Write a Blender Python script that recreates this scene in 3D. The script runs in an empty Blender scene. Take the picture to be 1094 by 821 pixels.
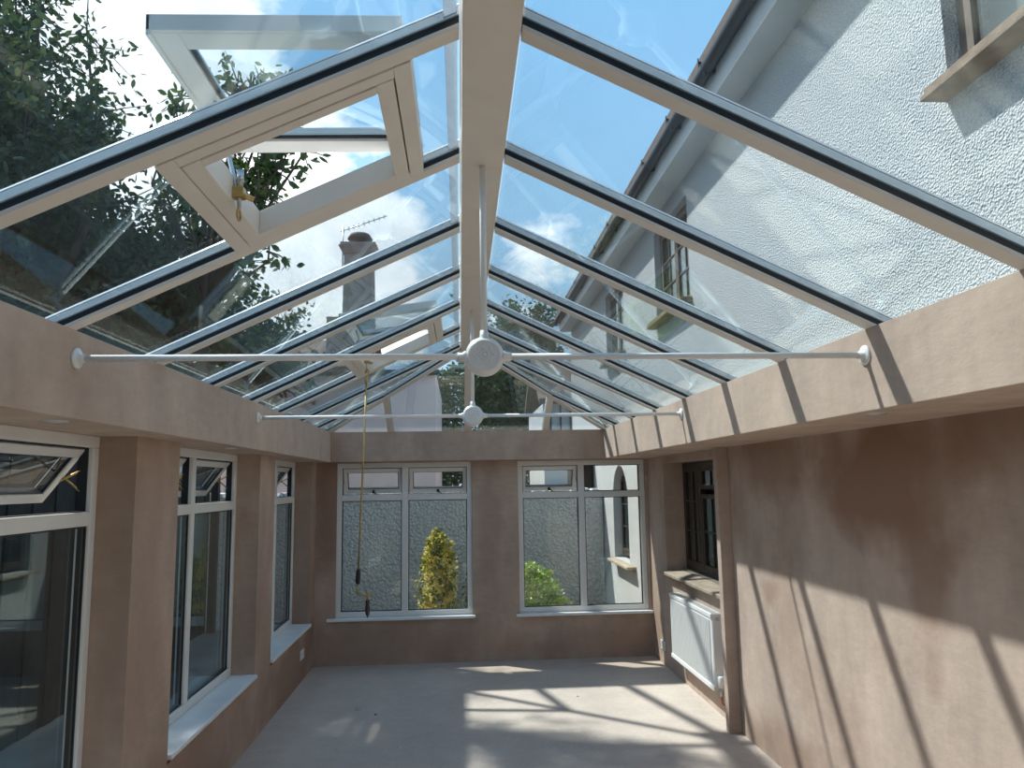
import bpy, math, random
import numpy as np
from mathutils import Vector, Matrix
H = 1.75                      # eye height: heights below are written relative to the eye, +H puts the floor at z = 0
rng = np.random.default_rng(7)
random.seed(5)
C = bpy.context.scene.collection

# ------------------------------------------------------------------ materials
def nt(name):
    m = bpy.data.materials.new(name); m.use_nodes = True
    t = m.node_tree; t.nodes.clear()
    out = t.nodes.new('ShaderNodeOutputMaterial')
    return m, t, out
def N(t, typ, **kw):
    n = t.nodes.new(typ)
    for k, v in kw.items():
        if k in n.inputs.keys() if hasattr(n.inputs, 'keys') else False:
            n.inputs[k].default_value = v
        else:
            setattr(n, k, v)
    return n
def ramp(t, src, stops):
    r = t.nodes.new('ShaderNodeValToRGB')
    e = r.color_ramp.elements
    while len(e) < len(stops): e.new(.5)
    for i, (p, c) in enumerate(stops):
        e[i].position = p; e[i].color = (*c, 1) if len(c) == 3 else c
    t.links.new(src, r.inputs[0]); return r.outputs[0]
def noise(t, scale, detail=3, rough=.5, vec=None, stretch=None):
    co = t.nodes.new('ShaderNodeTexCoord')
    v = co.outputs['Object'] if vec is None else vec
    if stretch:
        mp = t.nodes.new('ShaderNodeMapping'); mp.inputs['Scale'].default_value = stretch
        t.links.new(v, mp.inputs[0]); v = mp.outputs[0]
    n = t.nodes.new('ShaderNodeTexNoise')
    n.inputs['Scale'].default_value = scale; n.inputs['Detail'].default_value = detail; n.inputs['Roughness'].default_value = rough
    t.links.new(v, n.inputs['Vector']); return n.outputs['Fac']
def mix(t, fac, a, b, mode='MIX'):
    m = t.nodes.new('ShaderNodeMix'); m.data_type = 'RGBA'; m.blend_type = mode
    for s, i in ((fac, 0), (a, 6), (b, 7)):
        if hasattr(s, 'links'): t.links.new(s, m.inputs[i])
        elif isinstance(s, (int, float)): m.inputs[i].default_value = s
        else: m.inputs[i].default_value = (*s, 1)
    return m.outputs[2]
def bump(t, h, strength, dist):
    b = t.nodes.new('ShaderNodeBump'); b.inputs['Strength'].default_value = strength; b.inputs['Distance'].default_value = dist
    t.links.new(h, b.inputs['Height']); return b.outputs[0]
def finish(t, out, col, rough=.5, nrm=None, metal=0, spec=.5):
    p = t.nodes.new('ShaderNodeBsdfPrincipled')
    if hasattr(col, 'links'): t.links.new(col, p.inputs['Base Color'])
    else: p.inputs['Base Color'].default_value = (*col, 1)
    p.inputs['Roughness'].default_value = rough; p.inputs['Metallic'].default_value = metal
    p.inputs['Specular IOR Level'].default_value = spec
    if nrm: t.links.new(nrm, p.inputs['Normal'])
    t.links.new(p.outputs[0], out.inputs[0]); return p
def simple(name, col, rough=.5, metal=0, var=.08, scale=8, bmp=0, spec=.5):
    m, t, out = nt(name)
    n = noise(t, scale, 4)
    a = tuple(c*(1-var) for c in col); b = tuple(min(1, c*(1+var)) for c in col)
    c = ramp(t, n, [(.3, a), (.7, b)])
    nr = bump(t, noise(t, scale*12, 3), bmp, .01) if bmp else None
    finish(t, out, c, rough, nr, metal, spec); return m

def glass_mat(name, tint, refl=1.0, rough=0.0):
    m, t, out = nt(name)
    fr = t.nodes.new('ShaderNodeFresnel'); fr.inputs['IOR'].default_value = 1.5
    # both faces of the thin slab reflect like an outer surface (no refraction, so no total internal reflection)
    ge = t.nodes.new('ShaderNodeNewGeometry'); mr = t.nodes.new('ShaderNodeMapRange')
    mr.inputs['To Min'].default_value = 1.5; mr.inputs['To Max'].default_value = 1/1.5
    t.links.new(ge.outputs['Backfacing'], mr.inputs['Value']); t.links.new(mr.outputs[0], fr.inputs['IOR'])
    mul = t.nodes.new('ShaderNodeMath'); mul.operation = 'MULTIPLY'; mul.inputs[1].default_value = refl; mul.use_clamp = True
    t.links.new(fr.outputs[0], mul.inputs[0])
    # faint smears on the pane
    n = noise(t, 2.2, 5, .6, stretch=(1, 1, 3))
    tc = ramp(t, n, [(.35, tint), (.75, tuple(c*.97 for c in tint))])
    tr = t.nodes.new('ShaderNodeBsdfTransparent'); t.links.new(tc, tr.inputs[0])
    gl = t.nodes.new('ShaderNodeBsdfGlossy'); gl.inputs['Roughness'].default_value = rough; gl.inputs[0].default_value = (.9, 1, 1, 1)
    mx = t.nodes.new('ShaderNodeMixShader')
    t.links.new(mul.outputs[0], mx.inputs[0]); t.links.new(tr.outputs[0], mx.inputs[1]); t.links.new(gl.outputs[0], mx.inputs[2])
    t.links.new(mx.outputs[0], out.inputs[0]); return m

def plaster(name, base, damp, amount=.5):
    m, t, out = nt(name)
    n1 = noise(t, 1.1, 5, .6); n2 = noise(t, 3.2, 6, .65, stretch=(1, 1, .45)); n3 = noise(t, 9, 5, .7, stretch=(1, 1, 3))
    lo = tuple(c*.80 for c in base); hi = tuple(c*1.14 for c in base)
    c = ramp(t, n2, [(.3, lo), (.68, hi)])
    streak = ramp(t, n3, [(.35, (.93, .93, .93)), (.7, (1.05, 1.04, 1.03))])
    c = mix(t, 1, c, streak, 'MULTIPLY')
    d = ramp(t, n1, [(.52, (0, 0, 0)), (.66, (1, 1, 1))])
    f = t.nodes.new('ShaderNodeMath'); f.operation = 'MULTIPLY'; f.inputs[1].default_value = amount
    t.links.new(d, f.inputs[0])
    c = mix(t, f.outputs[0], c, damp)
    nr = bump(t, noise(t, 7, 6, .7, stretch=(1, 1, 2)), .25, .01)
    finish(t, out, c, .75, nr, 0, .25); return m, t, c
def damp_wall(name, base, damp, spots, amount=.5):
    """plaster with damp patches of their own shape: SPOTS = [(x,y,z, ry, rz, strength)] in world space"""
    m, t, c = plaster(name, base, damp, amount*.6)
    geo = t.nodes.new('ShaderNodeNewGeometry')
    nz = t.nodes.new('ShaderNodeTexNoise'); nz.inputs['Scale'].default_value = 2.6; nz.inputs['Detail'].default_value = 5
    t.links.new(geo.outputs['Position'], nz.inputs['Vector'])
    acc = c
    for (x, y, z, rx, ry, rz, s) in spots:
        sub = t.nodes.new('ShaderNodeVectorMath'); sub.operation = 'SUBTRACT'; sub.inputs[1].default_value = (x, y, z+H)
        t.links.new(geo.outputs['Position'], sub.inputs[0])
        dv = t.nodes.new('ShaderNodeVectorMath'); dv.operation = 'DIVIDE'; dv.inputs[1].default_value = (rx, ry, rz)
        t.links.new(sub.outputs[0], dv.inputs[0])
        ln = t.nodes.new('ShaderNodeVectorMath'); ln.operation = 'LENGTH'; t.links.new(dv.outputs[0], ln.inputs[0])
        ad = t.nodes.new('ShaderNodeMath'); ad.operation = 'MULTIPLY_ADD'; ad.inputs[1].default_value = 1.6; 
        t.links.new(nz.outputs['Fac'], ad.inputs[0]); t.links.new(ln.outputs['Value'], ad.inputs[2])
        r = ramp(t, ad.outputs[0], [(.0, (1, 1, 1)), (.99, (1, 1, 1))])
        mr = t.nodes.new('ShaderNodeMapRange'); mr.inputs['From Min'].default_value = 1.9; mr.inputs['From Max'].default_value = 1.25
        mr.inputs['To Min'].default_value = 0; mr.inputs['To Max'].default_value = s
        t.links.new(ad.outputs[0], mr.inputs['Value'])
        acc = mix(t, mr.outputs[0], acc, damp)
    p = [n for n in t.nodes if n.type == 'BSDF_PRINCIPLED'][0]
    t.links.new(acc, p.inputs['Base Color'])
    return m

def pebbledash(name, base, scale=55, strength=.9, dist=.014):
    m, t, out = nt(name)
    co = t.nodes.new('ShaderNodeTexCoord')
    v = t.nodes.new('ShaderNodeTexVoronoi'); v.inputs['Scale'].default_value = scale; v.inputs['Randomness'].default_value = 1
    t.links.new(co.outputs['Object'], v.inputs['Vector'])
    n = noise(t, scale*1.1, 2, .5)
    add = t.nodes.new('ShaderNodeMath'); add.operation = 'ADD'
    t.links.new(v.outputs['Distance'], add.inputs[0]); t.links.new(n, add.inputs[1])
    c = ramp(t, noise(t, 1.3, 5, .6), [(.3, tuple(x*.93 for x in base)), (.7, base)])
    nr = bump(t, add.outputs[0], strength, dist)
    c = mix(t, 1, c, ramp(t, v.outputs['Distance'], [(.15, (1.06, 1.06, 1.06)), (.75, (.84, .85, .87))]), 'MULTIPLY')  # grain shading put into the colour: darker away from the cell centres
    finish(t, out, c, .9, nr, 0, .15); return m

M = {}
M['plaster'] = plaster('pink_plaster', (.53, .41, .33), (.38, .275, .215), .4)[0]
M['plaster_left'] = damp_wall('left_wall_plaster', (.49, .365, .29), (.29, .18, .135),
      [(-1.45, 4.2, -1.6, .4, 1.5, .5, .7), (-1.45, 7.0, -1.6, .4, 1.0, .5, .9), (-1.45, 5.8, -1.2, .4, .4, .9, .4), (-1.6, 7.6, -.6, .4, .4, 1.2, .5), (-1.5, 3.6, -.4, .3, .3, 1.2, .4)])
M['plaster_right'] = damp_wall('right_wall_plaster', (.52, .405, .335), (.29, .17, .115),
      [(1.95, 3.35, .0, .4, .75, .42, .95), (1.95, 4.6, .15, .4, .6, .30, .6), (1.95, 2.6, .2, .4, .4, .3, .6), (1.95, 3.1, -.4, .4, .18, .45, .6),
       (1.95, 4.75, -.72, .3, .13, .10, .5), (1.95, 4.6, -1.65, .4, .9, .22, .55), (1.95, 6.9, -.3, .4, .3, 1.2, .3)])
M['plaster_back'] = damp_wall('back_wall_plaster', (.48, .365, .295), (.30, .19, .145),
      [(-1.3, 7.7, -.2, .25, .5, .9, .9), (-.6, 7.7, -1.55, 1.4, .5, .25, .5), (1.3, 7.7, -1.6, .9, .5, .2, .4), (.3, 7.7, -.3, .14, .5, .6, .35)])
M['upvc'] = simple('white_pvc', (.78, .78, .76), .28, var=.02)
M['upvc_out'] = simple('white_pvc_cap', (.86, .87, .88), .2, var=.05, scale=4)
M['roofbar'] = simple('pale_roof_profile', (.74, .68, .61), .45, var=.03)
M['gasket'] = simple('black_rubber_gasket', (.012, .013, .018), .45, var=.1)
M['sill_white'] = simple('white_sill_board', (.80, .83, .84), .3, var=.05, scale=5)
M['paint'] = simple('white_powder_coat', (.78, .78, .77), .35, var=.02)
M['rad'] = simple('white_radiator_enamel', (.82, .82, .80), .3, var=.01)
M['brass'] = simple('polished_brass', (.50, .36, .14), .35, 1, .12, 20)
M['copper'] = simple('copper_pipe', (.55, .22, .11), .35, 1, .15, 20)
M['chrome'] = simple('dull_steel', (.55, .55, .55), .3, 1)
M['black'] = simple('black_plastic', (.015, .014, .016), .35)
M['wood'] = simple('dark_stained_wood', (.045, .030, .022), .5, var=.25, scale=12, bmp=.2)
M['woodout'] = simple('weathered_brown_wood', (.16, .115, .085), .65, var=.3, scale=10, bmp=.2)
M['silltile'] = simple('buff_stone_sill', (.36, .29, .215), .7, var=.25, scale=9, bmp=.5)
M['sillbrown'] = simple('brown_timber_sill', (.25, .17, .11), .7, var=.35, scale=10, bmp=.4)
M['render'] = pebbledash('white_pebbledash', (.61, .615, .61), 85, .8)
M['render_grey'] = pebbledash('grey_roughcast', (.57, .57, .55), 26, .8, .032)
M['soffit'] = simple('grey_soffit_board', (.55, .56, .56), .5, var=.08, scale=3)
M['gutter'] = simple('black_gutter', (.028, .032, .040), .3, var=.2, scale=3)
M['tile'] = simple('brown_roof_tile', (.13, .085, .065), .8, var=.3, scale=14, bmp=.6)
M['slate'] = simple('grey_slate', (.12, .13, .14), .6, var=.25, scale=10, bmp=.4)
M['pinkwall'] = simple('pale_pink_render', (.74, .55, .50), .85, var=.06, scale=3, bmp=.3)
M['stone'] = simple('pinkish_sandstone', (.40, .29, .25), .85, var=.22, scale=6, bmp=.6)
M['terracotta'] = simple('terracotta_pot', (.13, .085, .07), .8, var=.2)
M['dark'] = simple('black_for_unlit_room', (.02, .018, .016), .9)  # near-black colour put in for rooms without light
M['blind'] = simple('pale_net_curtain', (.55, .57, .58), .9, var=.05, scale=20)
M['fence'] = simple('dark_weathered_boards', (.030, .024, .019), .85, var=.35, scale=7, bmp=.5)
M['ground'] = simple('grey_paving', (.20, .19, .17), .9, var=.2, scale=2.5, bmp=.4)
M['bark'] = simple('bark', (.09, .07, .05), .9, var=.35, scale=8, bmp=.8)
M['glass_roof'] = glass_mat('blue_tinted_roof_glass', (.86, .92, .95), 1.1)
M['glass_clear'] = glass_mat('clear_window_glass', (.93, .96, .95), 1.0)
M['glass_dark'] = glass_mat('old_window_glass', (.75, .78, .78), 1.0, .01)
M['dust'] = simple('pale_debris', (.5, .46, .40), .9)

def strip_mat():
    m, t, out = nt('perforated_strip'); co = t.nodes.new('ShaderNodeTexCoord'); v = t.nodes.new('ShaderNodeTexVoronoi')
    mp = t.nodes.new('ShaderNodeMapping'); mp.inputs['Scale'].default_value = (12, 12, 0); t.links.new(co.outputs['Object'], mp.inputs[0])
    v.inputs['Randomness'].default_value = 0; v.inputs['Scale'].default_value = 1; t.links.new(mp.outputs[0], v.inputs['Vector'])
    c = ramp(t, v.outputs['Distance'], [(.06, (.25, .27, .3)), (.075, (.42, .45, .48))])
    d = t.nodes.new('ShaderNodeBsdfTranslucent'); t.links.new(c, d.inputs[0]); t.links.new(d.outputs[0], out.inputs[0]); return m
M['strip'] = strip_mat()
def floor_mat():
    m, t, out = nt('dusty_screed_floor')
    n1 = noise(t, .9, 6, .6); n2 = noise(t, 5, 6, .7); n3 = noise(t, 40, 3, .6)
    c = ramp(t, n1, [(.35, (.49, .41, .35)), (.65, (.58, .49, .42))])
    c = mix(t, 1, c, ramp(t, n2, [(.3, (.90, .90, .90)), (.72, (1.06, 1.05, 1.03))]), 'MULTIPLY')
    c = mix(t, 1, c, ramp(t, n3, [(.25, (.9, .9, .9)), (.5, (1, 1, 1))]), 'MULTIPLY')
    finish(t, out, c, .8, bump(t, n3, .15, .005), 0, .25); return m
M['floor'] = floor_mat()
def leaf_mat(name, stops, trans=.4):
    m, t, out = nt(name)
    geo = t.nodes.new('ShaderNodeNewGeometry')
    nz = t.nodes.new('ShaderNodeTexNoise'); nz.inputs['Scale'].default_value = 9; nz.inputs['Detail'].default_value = 3
    t.links.new(geo.outputs['Position'], nz.inputs['Vector'])
    c = ramp(t, nz.outputs['Fac'], stops)
    d = t.nodes.new('ShaderNodeBsdfDiffuse'); tr = t.nodes.new('ShaderNodeBsdfTranslucent')
    g = t.nodes.new('ShaderNodeBsdfGlossy'); g.inputs['Roughness'].default_value = .45; g.inputs[0].default_value = (.8, .8, .8, 1)
    t.links.new(c, d.inputs[0]); t.links.new(c, tr.inputs[0])
    a = t.nodes.new('ShaderNodeMixShader'); a.inputs[0].default_value = trans
    t.links.new(d.outputs[0], a.inputs[1]); t.links.new(tr.outputs[0], a.inputs[2])
    b = t.nodes.new('ShaderNodeMixShader'); b.inputs[0].default_value = .05
    t.links.new(a.outputs[0], b.inputs[1]); t.links.new(g.outputs[0], b.inputs[2])
    t.links.new(b.outputs[0], out.inputs[0]); return m
M['leaf_dark'] = leaf_mat('dark_green_leaves', [(.3, (.035, .060, .022)), (.5, (.065, .10, .033)), (.72, (.13, .16, .05))])
M['leaf_mid'] = leaf_mat('mid_green_leaves', [(.3, (.04, .08, .02)), (.5, (.07, .13, .03)), (.72, (.13, .19, .05))])
M['leaf_gold'] = leaf_mat('variegated_leaves', [(.36, (.07, .12, .02)), (.46, (.32, .34, .06)), (.56, (.80, .66, .20))])
M['leaf_bright'] = leaf_mat('fresh_green_leaves', [(.3, (.09, .20, .03)), (.5, (.26, .42, .05)), (.68, (.50, .58, .09))])

# ------------------------------------------------------------------ mesh builder (coordinates relative to the eye)
class MB:
    def __init__(s): s.v = []; s.f = []; s.smooth = []
    def add(s, vs, fs, smooth=False):
        b = len(s.v); s.v += [tuple(v) for v in vs]; s.f += [tuple(i+b for i in f) for f in fs]; s.smooth += [smooth]*len(fs); return s
    def box(s, x0, x1, y0, y1, z0, z1, fn=None):
        vs = [(x, y, z) for z in (z0, z1) for y in (y0, y1) for x in (x0, x1)]
        if fn: vs = [fn(*v) for v in vs]
        return s.add(vs, [(0, 2, 3, 1), (4, 5, 7, 6), (0, 1, 5, 4), (2, 6, 7, 3), (0, 4, 6, 2), (1, 3, 7, 5)])
    def prism(s, lo, hi):
        n = len(lo)
        return s.add(list(lo)+list(hi), [tuple(range(n))[::-1], tuple(range(n, 2*n))]+[(i, (i+1) % n, n+(i+1) % n, n+i) for i in range(n)])
    def tube(s, pts, r, n=12, cap=True):
        pts = [Vector(p) for p in pts]; rs = r if isinstance(r, (list, tuple)) else [r]*len(pts)
        vs = []; prev = None
        for i, p in enumerate(pts):
            d = (pts[min(i+1, len(pts)-1)]-pts[max(i-1, 0)])
            d = d.normalized() if d.length > 1e-9 else Vector((0, 0, 1))
            if prev is None:
                a = Vector((0, 0, 1)) if abs(d.z) < .9 else Vector((1, 0, 0))
                u = d.cross(a).normalized()
            else:
                u = (prev-d*prev.dot(d)).normalized()
            prev = u; w = d.cross(u)
            vs += [p+(u*math.cos(2*math.pi*k/n)+w*math.sin(2*math.pi*k/n))*rs[i] for k in range(n)]
        fs = [(i*n+k, i*n+(k+1) % n, (i+1)*n+(k+1) % n, (i+1)*n+k) for i in range(len(pts)-1) for k in range(n)]
        s.add(vs, fs, True)
        if cap:
            b = len(s.v)-len(vs)
            s.f += [tuple(b+k for k in range(n))[::-1], tuple(b+(len(pts)-1)*n+k for k in range(n))]; s.smooth += [False, False]
        return s
    def disc(s, c, axis, prof, n=40):
        """lathe: prof = [(distance along axis, radius)]"""
        ax = Vector(axis).normalized(); return s.tube([Vector(c)+ax*(a+1e-5*i) for i, (a, r) in enumerate(prof)], [max(r, 1e-4) for a, r in prof], n)
    def build(s, name, mat, parent=None, origin=None, bevel=0, label=None, cat=None, group=None, kind=None, seg=2):
        if origin is None:
            if parent is not None: origin = parent['o_']
            else:
                a = np.array(s.v); origin = ((a[:, 0].min()+a[:, 0].max())/2, (a[:, 1].min()+a[:, 1].max())/2, a[:, 2].min())
        me = bpy.data.meshes.new(name)
        ox, oy, oz = origin
        me.from_pydata([(v[0]-ox, v[1]-oy, v[2]-oz) for v in s.v], [], s.f)
        me.polygons.foreach_set('use_smooth', s.smooth); me.materials.append(mat); me.update()
        o = bpy.data.objects.new(name, me); C.objects.link(o)
        if parent is not None:
            o.parent = parent
            po = parent['o_']; o.location = (ox-po[0], oy-po[1], oz-po[2])
        else: o.location = (ox, oy, oz+H)
        o['o_'] = tuple(map(float, origin))
        if bevel:
            md = o.modifiers.new('bevel', 'BEVEL'); md.width = bevel; md.segments = seg; md.limit_method = 'ANGLE'; md.angle_limit = math.radians(40)
        tag(o, label, cat, group, kind); return o
def tag(o, label=None, cat=None, group=None, kind=None):
    for k, v in (('label', label), ('category', cat), ('group', group), ('kind', kind)):
        if v: o[k] = v
    return o
def empty(name, loc, **kw):
    o = bpy.data.objects.new(name, None); C.objects.link(o); o.location = (loc[0], loc[1], loc[2]+H); o['o_'] = tuple(map(float, loc)); o.empty_display_size = .1
    return tag(o, **kw)
def box(*a, fn=None): return MB().box(*a, fn=fn)

def grid_wall(mb, mapf, u0, u1, v0, v1, d0, d1, holes):
    """wall u x v of depth d0..d1 with rectangular holes (ua,ub,va,vb); mapf(u,d,v)->xyz"""
    us = sorted({u0, u1, *[h[0] for h in holes], *[h[1] for h in holes]}); us = [u for u in us if u0 <= u <= u1]
    for a, b in zip(us, us[1:]):
        m = (a+b)/2; hs = sorted([(h[2], h[3]) for h in holes if h[0] < m < h[1]])
        z = v0
        for (p, q) in hs:
            if p > z+1e-6: mb.box(a, b, d0, d1, z, p, fn=mapf)
            z = max(z, q)
        if z < v1-1e-6: mb.box(a, b, d0, d1, z, v1, fn=mapf)
    return mb

# ------------------------------------------------------------------ room shell
FL = -1.75
XL, XR, YW = -1.4456, 1.946, 7.728
XO = -1.682                       # outer face of the left wall
ZB, ZT = .236, .532              # underside and top of the plastered box beams
BL, BR, BB = -1.2806, 1.4615, 7.57
box(XO, 2.28, -1.75, 8.0, FL-.12, FL).build('floor', M['floor'], kind='structure')
# left wall: openings reach the beam
SILL = -1.345
lw = MB()
grid_wall(lw, lambda u, d, v: (d, u, v), -1.6, YW, FL, ZB, XO, XL, [(1.40, 3.48, SILL, ZB+.01), (4.0, 5.58, SILL, ZB+.01), (6.02, 7.50, SILL, ZB+.01)])
lw.build('wall_left', M['plaster_left'], kind='structure')
bw = MB()
grid_wall(bw, lambda u, d, v: (u, d, v), XO, 2.28, FL, ZB, YW, 8.0, [(-1.245, .12, SILL+.02, ZB-.012), (.59, 1.915, SILL+.02, ZB-.012)])
bw.build('wall_back', M['plaster_back'], kind='structure')
rw = MB()
grid_wall(rw, lambda u, d, v: (d, u, v), -1.6, YW, FL, .30, XR, 2.28, [(5.43, 7.13, -.875, .17)])
rw.build('wall_right', M['plaster_right'], kind='structure')
box(XO, 2.28, -1.75, -1.6, FL, 1.3).build('wall_front', M['dark'], kind='structure')  # unseen wall, coloured near-black to cut the light bounced onto the piers
# return at the end of the old house wall
box(1.858, XR, 5.356, 5.432, FL, ZB).build('trim_4', M['plaster_right'], bevel=.004, kind='structure')
# plastered box beams, outer side falls away below the roof pitch
def beam_prof(x_in, x_out, y0, y1, slope):
    dz = abs(x_out-x_in)*slope
    p = [(x_in, ZB), (x_in, ZT), (x_out, ZT-dz), (x_out, ZB)]
    return MB().prism([(x, y0, z) for x, z in p], [(x, y1, z) for x, z in p])
tb = beam_prof(BL, XO, -1.6, 7.99, .473).build('trim_1', M['plaster'], kind='structure', bevel=.003)
M['flash'] = simple('dark_flashing', (.012, .026, .032), .5)
q = [(BL-.012, ZT-.0052), (XO, ZT-(BL-XO)*.473), (XO, ZT-(BL-XO)*.473+.004), (BL-.012, ZT-.0012)]
MB().prism([(x, -1.6, z) for x, z in q], [(x, 7.98, z) for x, z in q]).build('flashing', M['flash'], tb)
beam_prof(BR, 1.985, -1.6, 7.99, .4695).build('trim_2', M['plaster'], kind='structure', bevel=.003)
p = [(BB, ZB), (BB, ZT), (7.99, ZT-.42*.538), (7.99, ZB)]
MB().prism([(BL-.002, y, z) for y, z in p], [(BR+.002, y, z) for y, z in p]).build('trim_3', M['plaster_back'], kind='structure', bevel=.003)

# ------------------------------------------------------------------ PVC windows
def casement(name, loc, rz, W, Ht, mulls, zt, fans, sill=None, stays=True):
    root = empty(name, loc, kind='structure'); root.rotation_euler[2] = rz
    root['o_'] = (0., 0., 0.)
    fr, d = .052, .062
    f = MB()
    f.box(0, W, 0, d, 0, fr); f.box(0, W, 0, d, Ht-fr, Ht); f.box(0, fr, 0, d, fr, Ht-fr); f.box(W-fr, W, 0, d, fr, Ht-fr)
    edges = [0]+mulls+[W]
    for m in mulls: f.box(m-.033, m+.033, 0, d, fr, Ht-fr)
    cols = [(edges[i]+(fr if i == 0 else .033), edges[i+1]-(fr if i == len(edges)-2 else .033)) for i in range(len(edges)-1)]
    for a, b in cols: f.box(a, b, 0, d, zt-.03, zt+.03)
    f.build('window_frame', M['upvc'], root, bevel=.005)
    for i, (a, b) in enumerate(cols):
        # lower fixed light: bead, gasket and double pane
        g = MB(); z0, z1 = fr, zt-.03; k = .008
        for q in ((a, a+k, z0, z1), (b-k, b, z0, z1), (a+k, b-k, z0, z0+k), (a+k, b-k, z1-k, z1)): g.box(q[0], q[1], .014, .048, q[2], q[3])
        g.build('gasket', M['gasket'], root)
        box(a+k, b-k, .018, .044, z0+k, z1-k).build('glass_pane', M['glass_clear'], root)
        z0, z1 = zt+.03, Ht-fr
        ang = fans[i]
        if ang is None:
            g = MB()
            for q in ((a, a+k, z0, z1), (b-k, b, z0, z1), (a+k, b-k, z0, z0+k), (a+k, b-k, z1-k, z1)): g.box(q[0], q[1], .014, .048, q[2], q[3])
            g.build('gasket', M['gasket'], root)
            box(a+k, b-k, .018, .044, z0+k, z1-k).build('glass_pane', M['glass_clear'], root)
            continue
        ca, sa = math.cos(ang), math.sin(ang); yh, zh = .05, z1-.004
        def rot(x, y, z, yh=yh, zh=zh, ca=ca, sa=sa):     # swing out about the top edge
            dy, dz = y-yh, z-zh
            return (x, yh+dy*ca-dz*sa, zh+dy*sa+dz*ca)
        a2, b2, z2, z3, s = a-.004, b+.004, z0-.006, z1, .045
        m = MB()
        for q in ((a2, a2+s, z2, z3), (b2-s, b2, z2, z3), (a2+s, b2-s, z2, z2+s), (a2+s, b2-s, z3-s, z3)): m.box(q[0], q[1], .034, .088, q[2], q[3], fn=rot)
        gk = MB()
        for q in ((a, a+.006, z0, z1), (b-.006, b, z0, z1), (a, b, z1-.005, z1), (a, b, z0, z0+.004)): gk.box(q[0], q[1], .022, .060, q[2], q[3])
        gk.build('gasket', M['gasket'], root)
        sash = m.build('fanlight', M['upvc'], root, bevel=.004)
        m = MB(); s2 = s+.006
        for q in ((a2+s, a2+s2, z2+s, z3-s), (b2-s2, b2-s, z2+s, z3-s), (a2+s2, b2-s2, z2+s, z2+s2), (a2+s2, b2-s2, z3-s2, z3-s)): m.box(q[0], q[1], .042, .08, q[2], q[3], fn=rot)
        m.build('gasket', M['gasket'], sash)
        box(a2+s2, b2-s2, .048, .074, z2+s2, z3-s2, fn=rot).build('glass_pane', M['glass_clear'], sash)
        xm = (a2+b2)/2; m = MB()
        m.box(xm-.012, xm+.012, .022, .034, z2+.006, z2+.040, fn=rot)
        m.tube([rot(xm, .024, z2+.03), rot(xm+.004, .0, z2+.034), rot(xm+.03, -.01, z2+.014), rot(xm+.05, -.012, z2+.0)], .007, 8)
        m.build('handle', M['black'], sash, label='black fanlight handle')
        m = MB()
        for xs in (a2+.006, b2-.006):                      # friction stays
            m.tube([(xs, .05, z3-.10), rot(xs, .05, z2+.09), rot(xs, .05, z2+.03)], .005, 6)
            m.tube([(xs, .05, z3-.19), rot(xs, .05, z2+.14)], .005, 6)
        m.build('stay', M['brass'], sash, label='metal friction stay')
    if sill:
        x0, x1, y0, th = sill
        box(x0, x1, y0, .03, -th, -.001).build('window_sill', M['sill_white'], root, bevel=.006, label='white window board')
    return root
zb = SILL+.047
HW = .228-zb
casement('window_1', (-1.245, 7.765, zb), 0, 1.365, HW, [.685], -.125-zb, [math.radians(24)]*2, (-.075, 1.39, -.075, .028))
casement('window_2', (.59, 7.765, zb), 0, 1.325, HW, [.66], -.125-zb, [math.radians(24), None], (-.04, 1.352, -.075, .028))
def lsill(y0, y1): return (0, y1-y0+.05 if y1 < 7.4 else y1-y0+.05, -.185, .028)
HL = ZB-zb
casement('window_3', (-1.608, 4.0, zb), math.pi/2, 1.58, HL, [.70], -.125-zb, [math.radians(36)]*2, (.0, 1.58, -.185, .028))
casement('window_4', (-1.608, 6.02, zb), math.pi/2, 1.48, HL, [.74], -.125-zb, [math.radians(36)]*2, (.0, 1.48, -.185, .028))
casement('window_5', (-1.608, 1.40, zb), math.pi/2, 2.08, HL, [1.05], -.125-zb, [math.radians(37)]*2, (.0, 2.08, -.185, .028))

# ------------------------------------------------------------------ glazed roof
RZ = 1.14                        # underside of the bars at the ridge
sl, sr = .473, .4695
RE = 6.45                        # ridge end, where the hipped end starts
XRL, XRR = .005, .165
def zL(x, h=0): return RZ+(x-XRL)*sl+h
def zR(x, h=0): return RZ-(x-XRR)*sr+h
roof = empty('ceiling', (.085, 3.0, RZ), kind='structure')
roof['label'] = 'white framed glass roof with central ridge'
XE_L, XE_R = -1.79, 1.93
def bar_along(name_pts0, pts1, yc0, yc1, w=.056):
    pass
def roof_bar(a, b, name='rafter', w=.056, side=(0, 1, 0), par=None, capw=.062):
    """bar from a to b (points on the underside centre line); side = horizontal direction across the bar"""
    A, B, S = Vector(a), Vector(b), Vector(side).normalized()
    def lay(w0, w1, h0, h1):
        m = MB(); q = []
        for P in (A, B):
            q.append([P-S*w0/2+Vector((0, 0, h0)), P+S*w0/2+Vector((0, 0, h0)), P+S*w1/2+Vector((0, 0, h1)), P-S*w1/2+Vector((0, 0, h1))])
        return m.prism(q[0], q[1])
    r = lay(w, w, 0, .013).build(name, M['roofbar'], roof, bevel=.002)
    lay(w*.9, w*.9, .0131, .034).build('gasket', M['gasket'], r)
    m = lay(capw, capw, .0341, .056)
    c = m
    q = []
    for P in (A, B):
        q.append([P+S*(capw/2*x)+Vector((0, 0, .056+.020*(1-x*x)**.5)) for x in (-.98, -.75, -.4, 0, .4, .75, .98)])
    c.prism(q[0], q[1])
    c.build('cap', M['upvc_out'], r)
    return r
SP = .754
Yc = [1.808-.028+SP*i for i in range(-4, 8)]
def hipx_L(y): return XRL+(BL-XRL)*(y-RE)/(BB-RE)
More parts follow.
